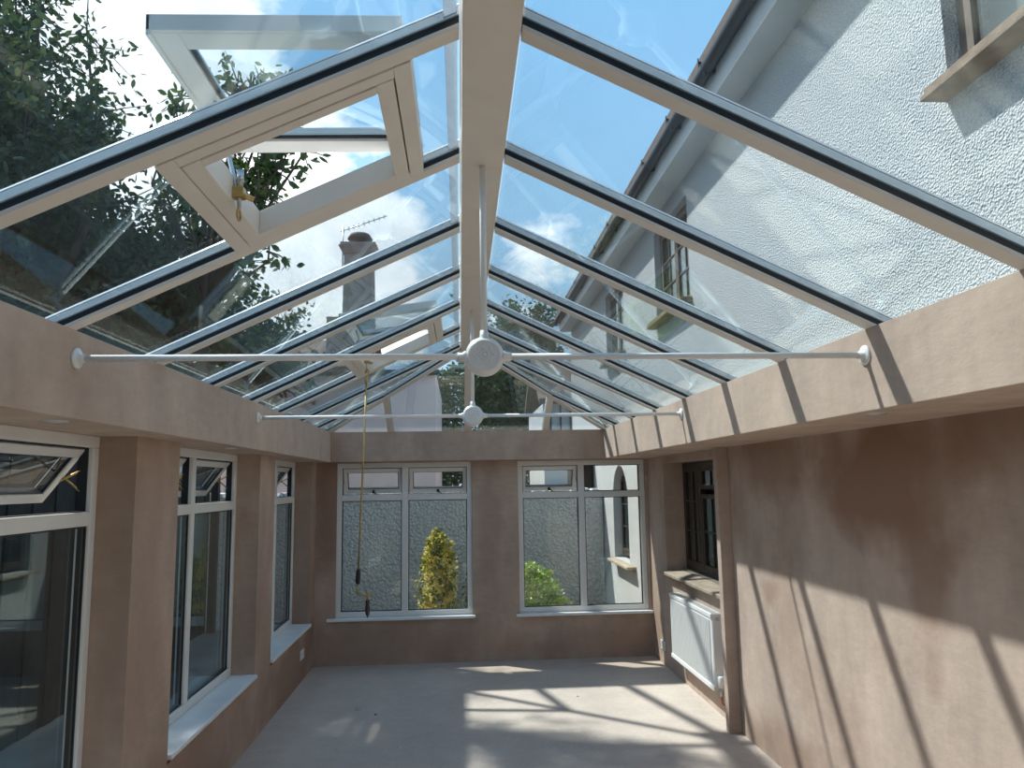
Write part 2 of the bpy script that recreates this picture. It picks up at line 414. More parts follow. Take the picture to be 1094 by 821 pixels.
def hipx_R(y): return XRR+(BR-XRR)*(y-RE)/(BB-RE)
for y in Yc:
    xl = XRL if y < RE else hipx_L(y)-.01
    xr = XRR if y < RE else hipx_R(y)+.01
    roof_bar((xl, y, zL(xl)), (XE_L, y, zL(XE_L)))
    roof_bar((xr, y, zR(xr)), (XE_R, y, zR(XE_R)))
# ridge
m = MB(); m.box(XRL+.008, XRR-.004, -1.6, RE+.03, RZ-.006, RZ+.11)
ridge = m.build('ridge_beam', M['roofbar'], roof, bevel=.004)
m = MB()
m.prism([(.006, -1.6, RZ+.105), (.085, -1.6, RZ+.15), (.164, -1.6, RZ+.105), (.085, -1.6, RZ+.112)], [(.006, RE, RZ+.105), (.085, RE, RZ+.15), (.164, RE, RZ+.105), (.085, RE, RZ+.112)])
m.build('ridge_cap', M['upvc_out'], ridge)
# perforated closure strip along the ridge
m = MB(); m.prism([(-.034, -1.6, zL(-.034, .038)), (-.002, -1.6, zL(-.002, .038)), (-.002, -1.6, zL(-.002, .040)), (-.034, -1.6, zL(-.034, .040))],
                  [(-.034, RE, zL(-.034, .038)), (-.002, RE, zL(-.002, .038)), (-.002, RE, zL(-.002, .040)), (-.034, RE, zL(-.034, .040))])
m.build('closure_strip', M['strip'], ridge)
# ridge end boss
m = MB(); m.box(-.03, .20, RE-.02, RE+.10, RZ-.075, RZ-.003)
m.build('ridge_end_block', M['roofbar'], roof, bevel=.01)
# hips and end bars
hs = (BB-RE)
HZ = lambda y, h=0: ZT+(BB-y)*(RZ-ZT)/hs+h
eY = 7.97
for (xa, xb) in ((XRL+.02, BL), (XRR-.02, BR)):
    xe = xa+(xb-xa)*(eY-RE)/hs
    d = Vector((xb-xa, hs, 0)).normalized()
    roof_bar((xa, RE, RZ), (xe, eY, HZ(eY)), 'hip_rafter', side=(-d.y, d.x, 0), w=.06, capw=.07)
for xt, yt in ((.085, RE+.03), (hipx_L(Yc[-1]), Yc[-1]), (hipx_R(Yc[-1]), Yc[-1])):
    roof_bar((xt, yt, HZ(yt)), (xt, eY, HZ(eY)), 'end_bar', side=(1, 0, 0), w=.075 if xt == .085 else .06, capw=.07)
# glass panes
def pane(poly, zf, name='glass_pane', par=roof, h0=.022, h1=.034):
    return MB().prism([(x, y, zf(x)+h0) for x, y in poly], [(x, y, zf(x)+h1) for x, y in poly]).build(name, M['glass_roof'], par)
g = .014
VL = {2-2: None}
vent_bays = {4: 'near', 8: 'far'}        # bay index = between Yc[i] and Yc[i+1]
VX0, VX1 = -.745, -.12
for i in range(len(Yc)-1):
    y0, y1 = Yc[i]+g, Yc[i+1]-g
    for side in (0, 1):
        zf, x0, x1, hx = ((zL, XRL-.004, XE_L, hipx_L), (zR, XRR+.004, XE_R, hipx_R))[side]
        if side == 0 and i in vent_bays:
            pane([(x0, y0), (x0, y1), (VX1, y1), (VX1, y0)], zf); pane([(VX0, y0), (VX0, y1), (x1, y1), (x1, y0)], zf)
        elif y1 <= RE: pane([(x0, y0), (x0, y1), (x1, y1), (x1, y0)], zf)
        elif y0 < RE: pane([(x0, y0), (x0, RE), (hx(y1), y1), (x1, y1), (x1, y0)], zf)
        else: pane([(hx(y0), y0), (hx(y1), y1), (x1, y1), (x1, y0)], zf)
y0 = Yc[-1]+g
for zf, x1, hx in ((zL, XE_L, hipx_L), (zR, XE_R, hipx_R)):
    ye = min(7.97, RE+hs*((x1-hx(RE))/(hx(BB)-hx(RE))))
    pane([(hx(y0), y0), (hx(ye), ye), (x1, ye), (x1, y0)], zf)
yj = Yc[-1]; xa, xb = hipx_L(yj), hipx_R(yj)
def hpane(poly): return MB().prism([(x, y, HZ(y)+.022) for x, y in poly], [(x, y, HZ(y)+.034) for x, y in poly]).build('glass_pane', M['glass_roof'], roof)
exL, exR = hipx_L(eY), hipx_R(eY)
hpane([(.085-g, RE+.05), (xa+g, yj-.01), (xa+g, eY), (.085-g, eY)]); hpane([(.085+g, RE+.05), (xb-g, yj-.01), (xb-g, eY), (.085+g, eY)])
hpane([(xa-g, yj+.02), (exL, eY), (xa-g, eY)]); hpane([(xb+g, yj+.02), (exR, eY), (xb+g, eY)])

# opening roof vents in the left slope
def roof_vent(i, tilt, lab):
    y0, y1 = Yc[i]+.030, Yc[i+1]-.030
    m = MB()
    def fb(xa, xb, ya, yb, h0, h1):
        m.prism([(xa, ya, zL(xa, h0)), (xb, ya, zL(xb, h0)), (xb, yb, zL(xb, h0)), (xa, yb, zL(xa, h0))],
                [(xa, ya, zL(xa, h1)), (xb, ya, zL(xb, h1)), (xb, yb, zL(xb, h1)), (xa, yb, zL(xa, h1))])
    w = .092
    fb(VX0, VX0+w, y0, y1, -.004, .075); fb(VX1-w, VX1, y0, y1, -.004, .075)
    fb(VX0+w, VX1-w, y0, y0+w*.9, -.004, .075); fb(VX0+w, VX1-w, y1-w*.9, y1, -.004, .075)
    m = MB(); hw = w/2-.002
    for (xa, xb) in ((VX0, VX0+hw), (VX0+w-hw, VX0+w), (VX1-w, VX1-w+hw), (VX1-hw, VX1)):
        ins = xa == VX0+w-hw or xa == VX1-w
        fb(xa, xb, y0+(hw if ins else 0), y1-(hw if ins else 0), -.004 if not ins else -.007, .075)
    for (ya_, yb_, ins) in ((y0, y0+hw, 0), (y0+hw+.003, y0+w*.9, 1), (y1-w*.9, y1-hw-.003, 1), (y1-hw, y1, 0)):
        fb(VX0+(w-.0 if ins else hw), VX1-(w if ins else hw), ya_, yb_, -.004 if not ins else -.007, .075)
    fr = m.build('roof_vent', M['roofbar'], roof, bevel=.003, label=lab)
    # sash, hinged at its upper (ridge) edge
    Lh = math.hypot(VX1-VX0, (VX1-VX0)*sl)-.05
    hx, hz = VX1-.02, zL(VX1-.02, .085)
    base = math.atan(sl)
    def T(u, y, h):            # u from hinge down the sash, h normal
        a = base-tilt
        return (hx-u*math.cos(a)-h*math.sin(a), y, hz-u*math.sin(a)+h*math.cos(a))
    s = .075; t = .05; ya, yb = y0+.005, y1-.005; m = MB()
    for q in ((0, s, ya, yb), (Lh-s, Lh, ya, yb), (s, Lh-s, ya, ya+s), (s, Lh-s, yb-s, yb)):
        m.box(q[0], q[1], q[2], q[3], 0, t, fn=T)
    m.box(Lh-.012, Lh, ya-.012, yb+.012, -.012, t*.9, fn=T); m.box(0, Lh, ya-.012, ya, .0, t*.9, fn=T); m.box(0, Lh, yb, yb+.012, .0, t*.9, fn=T)
    sash = m.build('sash', M['upvc'], fr, bevel=.003)
    box(s-.01, Lh-s+.01, ya+s-.01, yb-s+.01, t*.35, t*.75, fn=T).build('glass_pane', M['glass_roof'], fr)
    m = MB(); k = .012
    for q in ((s, s+k, ya+s, yb-s), (Lh-s-k, Lh-s, ya+s, yb-s), (s, Lh-s, ya+s, ya+s+k), (s, Lh-s, yb-s-k, yb-s)): m.box(q[0], q[1], q[2], q[3], t*.2, t*.34, fn=T)
    m.build('gasket', M['gasket'], fr)
    # screw jack between frame and sash
    ym = (y0+y1)/2
    lo = Vector((VX0+w+.018, ym-.02, zL(VX0+w, .0))); hi = Vector(T(Lh-.06, ym, 0))
    m = MB(); m.tube([lo+Vector((0, 0, -.03)), lo, hi], [.005, .007, .006], 10)
    m.tube([lo+Vector((0, 0, .045)), lo+Vector((0, 0, .09))], .010, 10)
    m.build('opener_screw', M['chrome'], fr, label='steel opener rod')
    m = MB(); m.box(lo.x-.022, lo.x+.014, ym-.034, ym-.004, lo.z+.006, lo.z+.036); m.tube([lo+Vector((-.02, 0, .03)), lo+Vector((.035, .02, .01))], .009, 8)
    ring = [lo+Vector((0, .016*math.cos(a), -.045+.016*math.sin(a))) for a in np.linspace(0, 2*math.pi, 14)]
    m.tube(ring, .0035, 6)
    m.build('opener_gear', M['brass'], fr, label='brass winding eye and gear')
    return lo
lo1 = roof_vent(4, math.radians(24), 'white roof vent standing wide open, nearest the viewer')
lo2 = roof_vent(8, math.radians(17), 'white roof vent standing open, farther along')

# ------------------------------------------------------------------ tie bars
def tie_bar(Y, z, lab, xc=.087):
    t = empty('tie_bar', (xc, Y, z), label=lab, cat='tie bar', group=None)
    for s, xe, nm in ((-1, BL, 'cross_rod'), (1, BR, 'cross_rod')):
        MB().tube([(xc+s*.06, Y, z), (xe-s*.004, Y, z)], .0115, 16).build(nm, M['paint'], t)
        MB().disc((xe, Y, z), (-s, 0, 0), [(0, .036), (.006, .036), (.010, .030), (.012, .014), (.03, .0135), (.03, .0118)], 32).build('wall_plate', M['paint'], t)
        MB().disc((xc+s*.058, Y, z), (s, 0, 0), [(0, .021), (.012, .020), (.018, .015), (.035, .0145)], 20).build('collar', M['paint'], t)
    MB().tube([(xc, Y, z+.05), (xc, Y, RZ-.004)], .0115, 16).build('hanger_rod', M['paint'], t)
    MB().disc((xc, Y, z+.056), (0, 0, 1), [(0, .020), (.012, .019), (.018, .015), (.035, .0145)], 20).build('collar', M['paint'], t)
    b = MB().disc((xc, Y-.03, z), (0, 1, 0), [(0, .055), (.004, .059), (.010, .060), (.013, .067), (.045, .068), (.05, .064)], 56).build('boss', M['paint'], t)
    r = MB()                                              # raised rose on the boss
    pts = []
    for k in range(73):
        a = k/72*2*math.pi; rr = .030+.0055*math.cos(6*a); pts.append((xc+rr*math.cos(a), Y-.031, z+rr*math.sin(a)))
    r.tube(pts, .0032, 8, cap=False)
    r.tube([(xc+.014*math.cos(a), Y-.031, z+.014*math.sin(a)) for a in np.linspace(0, 2*math.pi, 33)], .003, 8, cap=False)
    r.disc((xc, Y-.036, z), (0, 1, 0), [(0, .003), (.003, .006), (.007, .006)], 20)
    r.tube([(xc+.052*math.cos(a), Y-.031, z+.052*math.sin(a)) for a in np.linspace(0, 2*math.pi, 49)], .0018, 6, cap=False)
    r.build('rose', M['paint'], b)
    return t
tie_bar(2.57, .4375, 'larger white tie bar with round rose boss, crossing nearest under the glass roof')
tie_bar(4.84, .437, 'smaller looking white tie bar farther off, behind and below the near one', .085)

# ------------------------------------------------------------------ winding pole
px, py = lo2.x, lo2.y
px, py = -.668, 5.2
t = empty('winding_pole', (px, py, -.85), label='long brass winding pole with black grips hooked onto the far roof vent', cat='pole')
topz = lo2.z-.05
topx, topy = lo2.x, lo2.y
m = MB(); xb, yb = -.688, 5.19
def P(f, dx=0, dy=0): # along the pole
    return (topx+(xb-topx)*f+dx, topy+(yb-topy)*f+dy, topz+(-.712-topz)*f)
m.tube([P(.03), P(.9)], .0062, 12); m.build('rod', M['brass'], t)
m = MB(); m.tube([P(.045), P(.02, .012, 0), P(-.0, .014, 0), P(-.012, .004, 0), P(-.005, -.008, 0), P(.01, -.010, 0)], .0042, 8)
m.tube([P(.02), P(.06)], .010, 12)
m.build('hook', M['brass'], t, label='brass hook')
m = MB(); m.tube([P(.893), P(.9), P(.92), P(.94), P(.955), P(.96)], [.010, .013, .015, .017, .015, .009], 16); m.build('grip', M['black'], t)
a = P(.96); b = P(1.0)
m = MB(); m.tube([a, b, (b[0]+.004, b[1], b[2]-.004), (b[0]+.07, b[1], b[2]-.012)], .0062, 10); m.tube([(b[0]+.068, b[1], b[2]+.012), (b[0]+.068, b[1], b[2]-.045)], .0085, 10)
m.build('crank', M['brass'], t)
c = (b[0]+.068, b[1], b[2]-.045)
m = MB(); m.tube([(c[0], c[1], c[2]-d) for d in (0, .01, .03, .06, .085, .1, .102, .115)], [.011, .014, .013, .017, .014, .010, .004, .004], 16)
m.build('handle', M['wood'], t, label='dark wooden turning handle')

# ------------------------------------------------------------------ radiator
t = empty('radiator', (1.88, 6.1, -1.56), label='white ribbed panel radiator hung under the recessed wooden window', cat='radiator')
ry0, ry1, rz0, rz1, rx = 5.60, 6.72, -1.53, -.985, 1.835
m = MB(); m.box(rx+.012, rx+.022, ry0+.004, ry1-.004, rz0+.01, rz1-.01)
n = 30
for k in range(n):
    y = ry0+.035+(ry1-ry0-.07)*(k+.5)/n; w = (ry1-ry0-.07)/n*.32
    m.prism([(rx+.012, y-w, rz0+.04), (rx+.003, y-w*.5, rz0+.05), (rx+.003, y+w*.5, rz0+.05), (rx+.012, y+w, rz0+.04)],
            [(rx+.012, y-w, rz1-.04), (rx+.003, y-w*.5, rz1-.05), (rx+.003, y+w*.5, rz1-.05), (rx+.012, y+w, rz1-.04)])
m.box(rx+.004, rx+.016, ry0, ry1, rz0, rz0+.03); m.box(rx+.004, rx+.016, ry0, ry1, rz1-.03, rz1)
m.build('front_panel', M['rad'], t, bevel=.003)
for ys in (ry0, ry1): box(rx+.016, rx+.088, ys-.004, ys+.004, rz0+.005, rz1-.003).build('side_panel', M['rad'], t, bevel=.002)
m = MB(); m.box(rx+.014, rx+.018, ry0, ry1, rz1-.006, rz1+.002); m.box(rx+.084, rx+.088, ry0, ry1, rz1-.006, rz1+.002)
for k in range(70):
    y = ry0+.01+(ry1-ry0-.02)*k/69; m.box(rx+.018, rx+.084, y-.003, y+.003, rz1-.003, rz1+.001)
m.build('top_grille', M['rad'], t)
box(rx+.068, rx+.080, ry0+.01, ry1-.01, rz0+.01, rz1-.01).build('back_panel', M['rad'], t, bevel=.002)
m = MB(); m.disc((rx+.05, ry0-.004, rz1-.035), (0, -1, 0), [(0, .012), (.008, .012), (.010, .008)], 16); m.build('air_vent', M['chrome'], t)
m = MB(); m.tube([(rx+.05, ry0-.03, rz0+.03), (rx+.05, ry0-.03, rz0+.05), (rx+.05, ry0-.03, rz0+.105), (rx+.05, ry0-.03, rz0+.11)], [.017, .021, .021, .015], 20)
m.build('valve', M['rad'], t, label='white thermostatic valve head')
m = MB(); m.tube([(rx+.05, ry0+.01, rz0+.012), (rx+.05, ry0-.03, rz0+.012), (rx+.05, ry0-.03, rz0+.03)], .009, 10); m.tube([(rx+.05, ry0-.03, rz0+.03), (rx+.05, ry0-.03, rz0-.03)], .011, 10); m.build('valve_body', M['chrome'], t)
for yy in (ry0-.03, ry1-.06):
    m = MB(); z = rz0-.03 if yy < 6 else rz0+.02
    m.tube([(rx+.05, yy, z), (rx+.05, yy, z-.04), (rx+.052, yy, z-.055), (rx+.065, yy, z-.062), (XR+.01, yy, z-.062)], .0075, 10)
    m.build('pipe', M['copper'] if yy < 6 else M['black'], t, label='copper pipe tail' if yy < 6 else 'dark pipe tail')
for ys in (ry0+.2, ry1-.23): box(rx+.086, XR+.002, ys, ys+.03, rz0+.08, rz1-.08).build('bracket', M['chrome'], t)

# ------------------------------------------------------------------ sockets and downlights
def socket(c, nx, lab):
    t = empty('wall_socket', c, label=lab, cat='socket')
    s = nx; X = c[0]
    m = MB(); a, b = sorted((X, X+s*.010)); m.box(a, b, c[1]-.073, c[1]+.073, c[2]-.043, c[2]+.043); m.build('faceplate', M['paint'], t, bevel=.003)
    for dy in (-.036, .036):
        m = MB(); a, b = sorted((X+s*.0095, X+s*.0106))
        m.box(a, b, c[1]+dy-.004, c[1]+dy+.004, c[2]+.004, c[2]+.016)
        for q in (-.011, .011): m.box(a, b, c[1]+dy+q-.004, c[1]+dy+q+.004, c[2]-.016, c[2]-.010)
        m.build('outlet', M['black'], t)
    for dy in (-.012, .012):
        a, b = sorted((X+s*.0095, X+s*.014)); box(a, b, c[1]+dy-.006, c[1]+dy+.006, c[2]+.018, c[2]+.034).build('switch', M['rad'], t)
socket((XR-.0005, 7.37, -1.57), -1, 'white double socket low on the wall past the radiator')
socket((XL+.0005, 7.17, -1.51), 1, 'white socket low on the pier wall under the far window board')
def downlight(c, lab):
    t = empty('downlight', c, label=lab, cat='light', group=None)
    MB().disc(c, (0, 0, -1), [(-.03, .043), (0.0003, .043), (.004, .043), (.005, .040), (.003, .034), (-.028, .030)], 36).build('bezel', M['paint'], t)
    MB().disc((c[0], c[1], c[2]-.0005), (0, 0, -1), [(0, .033), (.001, .031)], 28).build('lamp', M['chrome'], t)
downlight((-1.385, 2.66, ZB), 'recessed downlight in the soffit beside the nearest window')
downlight((-1.385, 4.62, ZB), 'recessed downlight in the soffit above the two-light side window')
downlight((1.545, 2.68, ZB), 'recessed downlight in the soffit over the sunlit bare wall')

# ------------------------------------------------------------------ old wooden window in the recess (structure of the right wall)
def wood_window(name, x, y0, y1, z0, z1, lights, mat, glass, parent=None, depth=.07, bar=.014):
    """window in a wall facing -X; lights = [(ya, yb, [transom z...], cols, rows)]"""
    root = empty(name, (x, (y0+y1)/2, z0), kind='structure') if parent is None else None
    par = root or parent
    f = MB(); w = .045
    f.box(x, x+depth, y0, y1, z0, z0+w); f.box(x, x+depth, y0, y1, z1-w, z1); f.box(x, x+depth, y0, y0+w, z0+w, z1-w); f.box(x, x+depth, y1-w, y1, z0+w, z1-w)
    fo = f.build('window_frame' if parent is None else 'window', mat, par, bevel=.003)
    for (ya, yb, za, zb_, cols, rows) in lights:
        m = MB(); s = .04; xx = x-.006
        m.box(xx, xx+.045, ya, yb, za, za+s); m.box(xx, xx+.045, ya, yb, zb_-s, zb_); m.box(xx, xx+.045, ya, ya+s, za+s, zb_-s); m.box(xx, xx+.045, yb-s, yb, za+s, zb_-s)
        for k in range(1, cols):
            y = ya+s+(yb-ya-2*s)*k/cols; m.box(xx+.006, xx+.03, y-bar/2, y+bar/2, za+s, zb_-s)
        for k in range(1, rows):
            z = za+s+(zb_-za-2*s)*k/rows; m.box(xx+.005, xx+.031, ya+s, yb-s, z-bar/2, z+bar/2)
        c = m.build('casement', mat, fo if parent is not None else par, bevel=.002)
        if parent is None: box(xx+.016, xx+.022, ya+s, yb-s, za+s, zb_-s).build('glass_pane', glass, c)
        else: box(xx+.016, xx+.022, ya+s, yb-s, za+s, zb_-s).build('pane', glass, fo)
    return root or fo
zs0, zs1 = -.82, .165
L = []
yy = 7.085
for k in range(3):
    ya, yb = yy-.5, yy
    if k == 0: L.append((ya+.005, yb, zs0+.045, zs1-.045, 2, 3))
    else:
        L.append((ya+.005, yb-.005, -.10+.02, zs1-.045, 2, 1)); L.append((ya+.005, yb-.005, zs0+.045, -.10-.02, 2, 2))
    yy -= .5
w6 = wood_window('window_6', 2.135, 5.54, 7.13, zs0, zs1, L, M['wood'], M['glass_dark'])
m = MB(); m.box(1.885, 2.14, 5.433, 7.17, -.868, -.838)
k = 9
m.build('window_sill', M['silltile'], w6, bevel=.006, label='buff stone inner sill')
m = MB(); m.box(2.09, 2.134, 5.45, 7.12, -.838, -.815); m.build('sill_bead', M['chrome'], w6, bevel=.003)
box(2.27, 2.34, 5.2, 7.4, -1.1, .4).build('wall_dark_backing', M['dark'], kind='structure')  # near-black sheet standing in for the unlit room behind the glass

# ------------------------------------------------------------------ main house outside
house = empty('house', (2.5, 5.5, -1.75), label='white pebbledashed house with black gutter and brown wooden windows beside the glass roof', cat='house')
HX = 2.0
EZ = 2.66
m = MB(); mf = lambda u, d, v: (d, u, v)
grid_wall(m, mf, -2.2, 8.0, .302, EZ, HX, 2.30, [(1.30, 2.74, 1.57, 2.50), (6.2, 7.32, 1.57, 2.50)])
grid_wall(m, mf, 8.0, 13.0, -1.9, EZ, HX, 2.30, [(8.95, 9.82, -.97, .20), (8.82, 9.92, 1.57, 2.50)])
# arch spandrels over the low window
yc_, rr = 9.385, .435
for s in (-1, 1):
    prof = [(yc_+s*rr*math.cos(a), -.235+.435*math.sin(a)) for a in np.linspace(0, math.pi/2, 10)]
    pts = prof+[(yc_+s*rr, .20)]
    m.prism([(HX, y, z) for y, z in pts], [(2.30, y, z) for y, z in pts])
m.build('wall', M['render'], house)
# eaves
m = MB(); m.box(1.80, HX+.02, -2.2, 13.05, 2.665, 2.69); m.build('soffit', M['soffit'], house)
m = MB(); m.box(1.785, 1.802, -2.2, 13.05, 2.655, 2.92); m.build('fascia', M['soffit'], house)
prof = [(1.73+.052*math.cos(a), 2.855+.06*math.sin(a)) for a in np.linspace(math.pi, 2*math.pi, 12)]+[(1.73+.047*math.cos(a), 2.855+.052*math.sin(a)) for a in np.linspace(2*math.pi, math.pi, 12)]
m = MB(); m.prism([(x, -2.2, z) for x, z in prof], [(x, 13.05, z) for x, z in prof])
gt = m.build('gutter', M['gutter'], house)
for y in np.arange(-1.8, 13, .82):
    m = MB(); m.prism([(1.785, y-.012, 2.80), (1.785, y+.012, 2.80), (1.71, y+.012, 2.788), (1.71, y-.012, 2.788)], [(1.785, y-.012, 2.86), (1.785, y+.012, 2.86), (1.667, y+.012, 2.88), (1.667, y-.012, 2.88)])
    m.box(1.664, 1.670, y-.008, y+.008, 2.84, 2.905); m.build('gutter_bracket', M['gutter'], gt)
m = MB(); pr = [(1.72, 2.90), (4.6, 4.35), (4.6, 4.47), (1.72, 2.98)]
m.prism([(x, -2.2, z) for x, z in pr], [(x, 13.05, z) for x, z in pr]); m.build('roof', M['tile'], house)
box(2.62, 2.68, -2.2, 13, -1.8, 2.6).build('dark_backing', M['dark'], house)  # near-black sheet in place of the unlit rooms behind the house windows
box(4.5, 4.6, -2.2, 13.0, -1.9, 4.3).build('rear_wall', M['render'], house)
box(HX, 4.6, 13.0, 13.2, -1.9, 2.66).build('end_wall', M['render'], house)
MB().box(-4.6, 4.6, -2.75, -2.45, -1.9, 4.4).build('sky_blocker', M['fence'], house)  # added unseen block; shuts off sky light from behind, dark against glass reflections
box(HX+.3, 4.6, -2.4, -2.2, -1.9, 2.66).build('end_wall', M['render'], house)
# upper windows
def house_window(y0, y1, z0, z1, xw=2.065, nl=2, sx=1.885):
    ls = []; W = (y1-y0-.09)/nl
    for k in range(nl): ls.append((y0+.045+W*k+.004, y0+.045+W*(k+1)-.004, z0+.045, z1-.045, 2, 3))
    w = wood_window('window', xw, y0, y1, z0, z1, ls, M['woodout'], M['glass_dark'], parent=house)
    m = MB(); m.box(sx, xw+.02, y0-.06, y1+.02, z0-.052, z0-.034); m.box(sx+.012, xw+.02, y0-.05, y1+.01, z0-.030, z0-.002); m.box(sx+.02, xw, y0-.05, y1+.01, z0-.034, z0-.030)
    m.build('window_sill', M['sillbrown'], house, bevel=.006, label='brown window sill')
    box(xw+.12, xw+.13, y0+.03, y1-.03, z0+.02, z1-.02).build('curtain', M['blind'], house)
house_window(1.30, 2.74, 1.57, 2.50)
house_window(6.2, 7.32, 1.57, 2.50)
house_window(8.82, 9.92, 1.57, 2.50)
# arched niche window at ground level
w = wood_window('window', 2.10, 8.97, 9.80, -.93, -.10+.17, [(9.01, 9.76, -.89, .03, 2, 3)], M['wood'], M['glass_dark'], parent=house)
m = MB(); m.box(1.885, 2.12, 8.62, 9.75, -1.005, -.972); m.box(1.93, 2.0, 8.66, 9.7, -1.03, -1.005); m.build('window_sill', M['silltile'], house, bevel=.006, label='buff stone window sill')
m = MB(); m.box(2.12, 2.29, 8.97, 9.80, .06, .20); m.build('lintel', M['render'], house)

# ------------------------------------------------------------------ ground, garden wall, fence
box(-30, 30, -12, 60, -2.0, FL-.13).build('ground', M['ground'], kind='structure')
m = MB(); m.box(-5.5, 1.99, 10.5, 10.72, FL-.13, -.135)
gw = m.build('garden_wall', M['render_grey'], label='grey roughcast garden wall behind the shrubs', cat='wall', bevel=.01)
m = MB(); x = -5.5
random.seed(3)
while x < 1.9:
    w = random.uniform(.16, .3); w = min(w, 1.985-x)
    h = random.uniform(.04, .075); m.prism([(x, 10.47, -.135), (x+w-.01, 10.47, -.135), (x+w-.01, 10.75, -.135), (x, 10.75, -.135)],
        [(x+.015, 10.49, -.135+h), (x+w-.03, 10.49, -.135+h*.8), (x+w-.03, 10.73, -.135+h), (x+.02, 10.73, -.135+h*.9)]); x += w
gcop = m.build('coping', M['render_grey'], gw, bevel=.008)
m = MB()
for k in range(73):
    y = -1.8+k*.165; m.box(-3.32-.012*(k % 2), -3.30-.012*(k % 2), y, y+.172, -1.85, .62+.01*math.sin(k*2.1))
f = m.build('garden_fence', M['fence'], label='dark close boarded fence outside the side windows', cat='fence')
for k in range(6): box(-3.30, -3.21, -1.7+k*2.4, -1.61+k*2.4, -1.87, .66).build('fence_post', M['fence'], f)

# ------------------------------------------------------------------ leaves
def leaf_mesh(centres, size, jitter=.35, up=.0):
    n = len(centres); c = np.asarray(centres, float)
    d = rng.normal(size=(n, 3)); d[:, 2] -= .3; d /= np.linalg.norm(d, axis=1)[:, None]
    u = rng.normal(size=(n, 3)); u[:, 2] += up; u -= (u*d).sum(1)[:, None]*d; u /= np.linalg.norm(u, axis=1)[:, None]
    w = np.cross(d, u); s = size*(1+jitter*rng.uniform(-1, 1, n))[:, None]
    pts = [c, c+d*s*.28+u*s*.22, c+d*s*.62+u*s*.24, c+d*s, c+d*s*.62-u*s*.24, c+d*s*.28-u*s*.22, c+d*s*.5-w*s*.08]
    V = np.stack(pts, 1).reshape(-1, 3)
    b = np.arange(n)[:, None]*7
    F = np.concatenate([b+np.array([[k, (k+1) % 6, 6]]) for k in range(6)], 0)
    return V, F
def foliage(name, centres, size, mat, parent, **kw):
    V, F = leaf_mesh(centres, size, **kw)
    o_ = parent['o_']; V = V-np.array(o_)
    me = bpy.data.meshes.new(name); me.vertices.add(len(V)); me.vertices.foreach_set('co', V.ravel())
    me.loops.add(len(F)*3); me.loops.foreach_set('vertex_index', F.ravel().astype(np.int32))
    me.polygons.add(len(F)); me.polygons.foreach_set('loop_start', np.arange(0, len(F)*3, 3, dtype=np.int32)); me.polygons.foreach_set('loop_total', np.full(len(F), 3, np.int32))
    me.update(calc_edges=True); me.materials.append(mat)
    o = bpy.data.objects.new(name, me); C.objects.link(o); o.parent = parent; o['o_'] = o_; return o
def tree(base, height, crown, nlimb, ntwig, nleaf, size, mat, label, cat='tree', trunk_r=.14, spread=.28, bark=True, name='tree', limits=None):
    """crown = list of ellipsoids (cx,cy,cz,rx,ry,rz,weight)"""
    t = empty(name, base, label=label, cat=cat)
    B = Vector(base); m = MB(); W = np.array([c[6] for c in crown], float); W /= W.sum(); cen = []
    cx = sum(c[0]*w for c, w in zip(crown, W)); cy = sum(c[1]*w for c, w in zip(crown, W)); cz = min(c[2]-c[5]*.6 for c in crown)
    fork = Vector((B.x+(cx-B.x)*.35, B.y+(cy-B.y)*.35, B.z+(cz-B.z)*.8))
    m.tube([B, B.lerp(fork, .5)+Vector((.05, -.04, 0)), fork], [trunk_r, trunk_r*.8, trunk_r*.65], 10)
    for i in range(nlimb):
        c = crown[rng.choice(len(crown), p=W)]
        d = rng.normal(size=3); d /= np.linalg.norm(d); r = rng.uniform(.35, .95)
        tip = Vector((c[0]+d[0]*c[3]*r, c[1]+d[1]*c[4]*r, c[2]+d[2]*c[5]*r))
        mid = fork.lerp(tip, .5)+Vector(rng.normal(size=3)*.12*(tip-fork).length)
        mid.z += .1*(tip-fork).length
        m.tube([fork, fork.lerp(mid, .5)+Vector(rng.normal(size=3)*.03), mid, mid.lerp(tip, .55)+Vector(rng.normal(size=3)*.05), tip], [trunk_r*.35, trunk_r*.26, trunk_r*.17, trunk_r*.09, .006], 6)
        for k in range(ntwig):
            f = rng.uniform(.45, 1); p = mid.lerp(tip, (f-.45)/.55)
            e = p+Vector(rng.normal(size=3)*spread)
            m.tube([p, p.lerp(e, .5)+Vector((0, 0, .02)), e], [.010, .007, .003], 4)
            q = rng.uniform(0, 1.15, nleaf)[:, None]
            cen.append(np.array(p)+(np.array(e)-np.array(p))*q+rng.normal(size=(nleaf, 3))*spread*.22)
    m.build('trunk', M['bark'], t); foliage('foliage', np.concatenate(cen), size, mat, t); return t
G = FL-.13
tree((-5.4, 9.0, G), 7, [(-5.3, 8.6, 4.6, 1.25, 1.3, 1.7, 5), (-4.1, 8.6, 2.1, 1.6, 1.3, 1.1, 5.5), (-6.9, 8.2, 3.4, 1.8, 1.6, 2.8, 5), (-5.4, 8.2, 1.9, 1.6, 1.6, 1.5, 4), (-5.1, 6.3, 3.7, 1.0, 1.5, 1.2, 4), (-3.3, 9.0, 2.7, 1.0, .9, .9, 3.2)],
     300, 16, 27, .10, M['leaf_dark'], 'big dark leafy tree filling the view past the nearest open roof vent', trunk_r=.22, spread=.32)
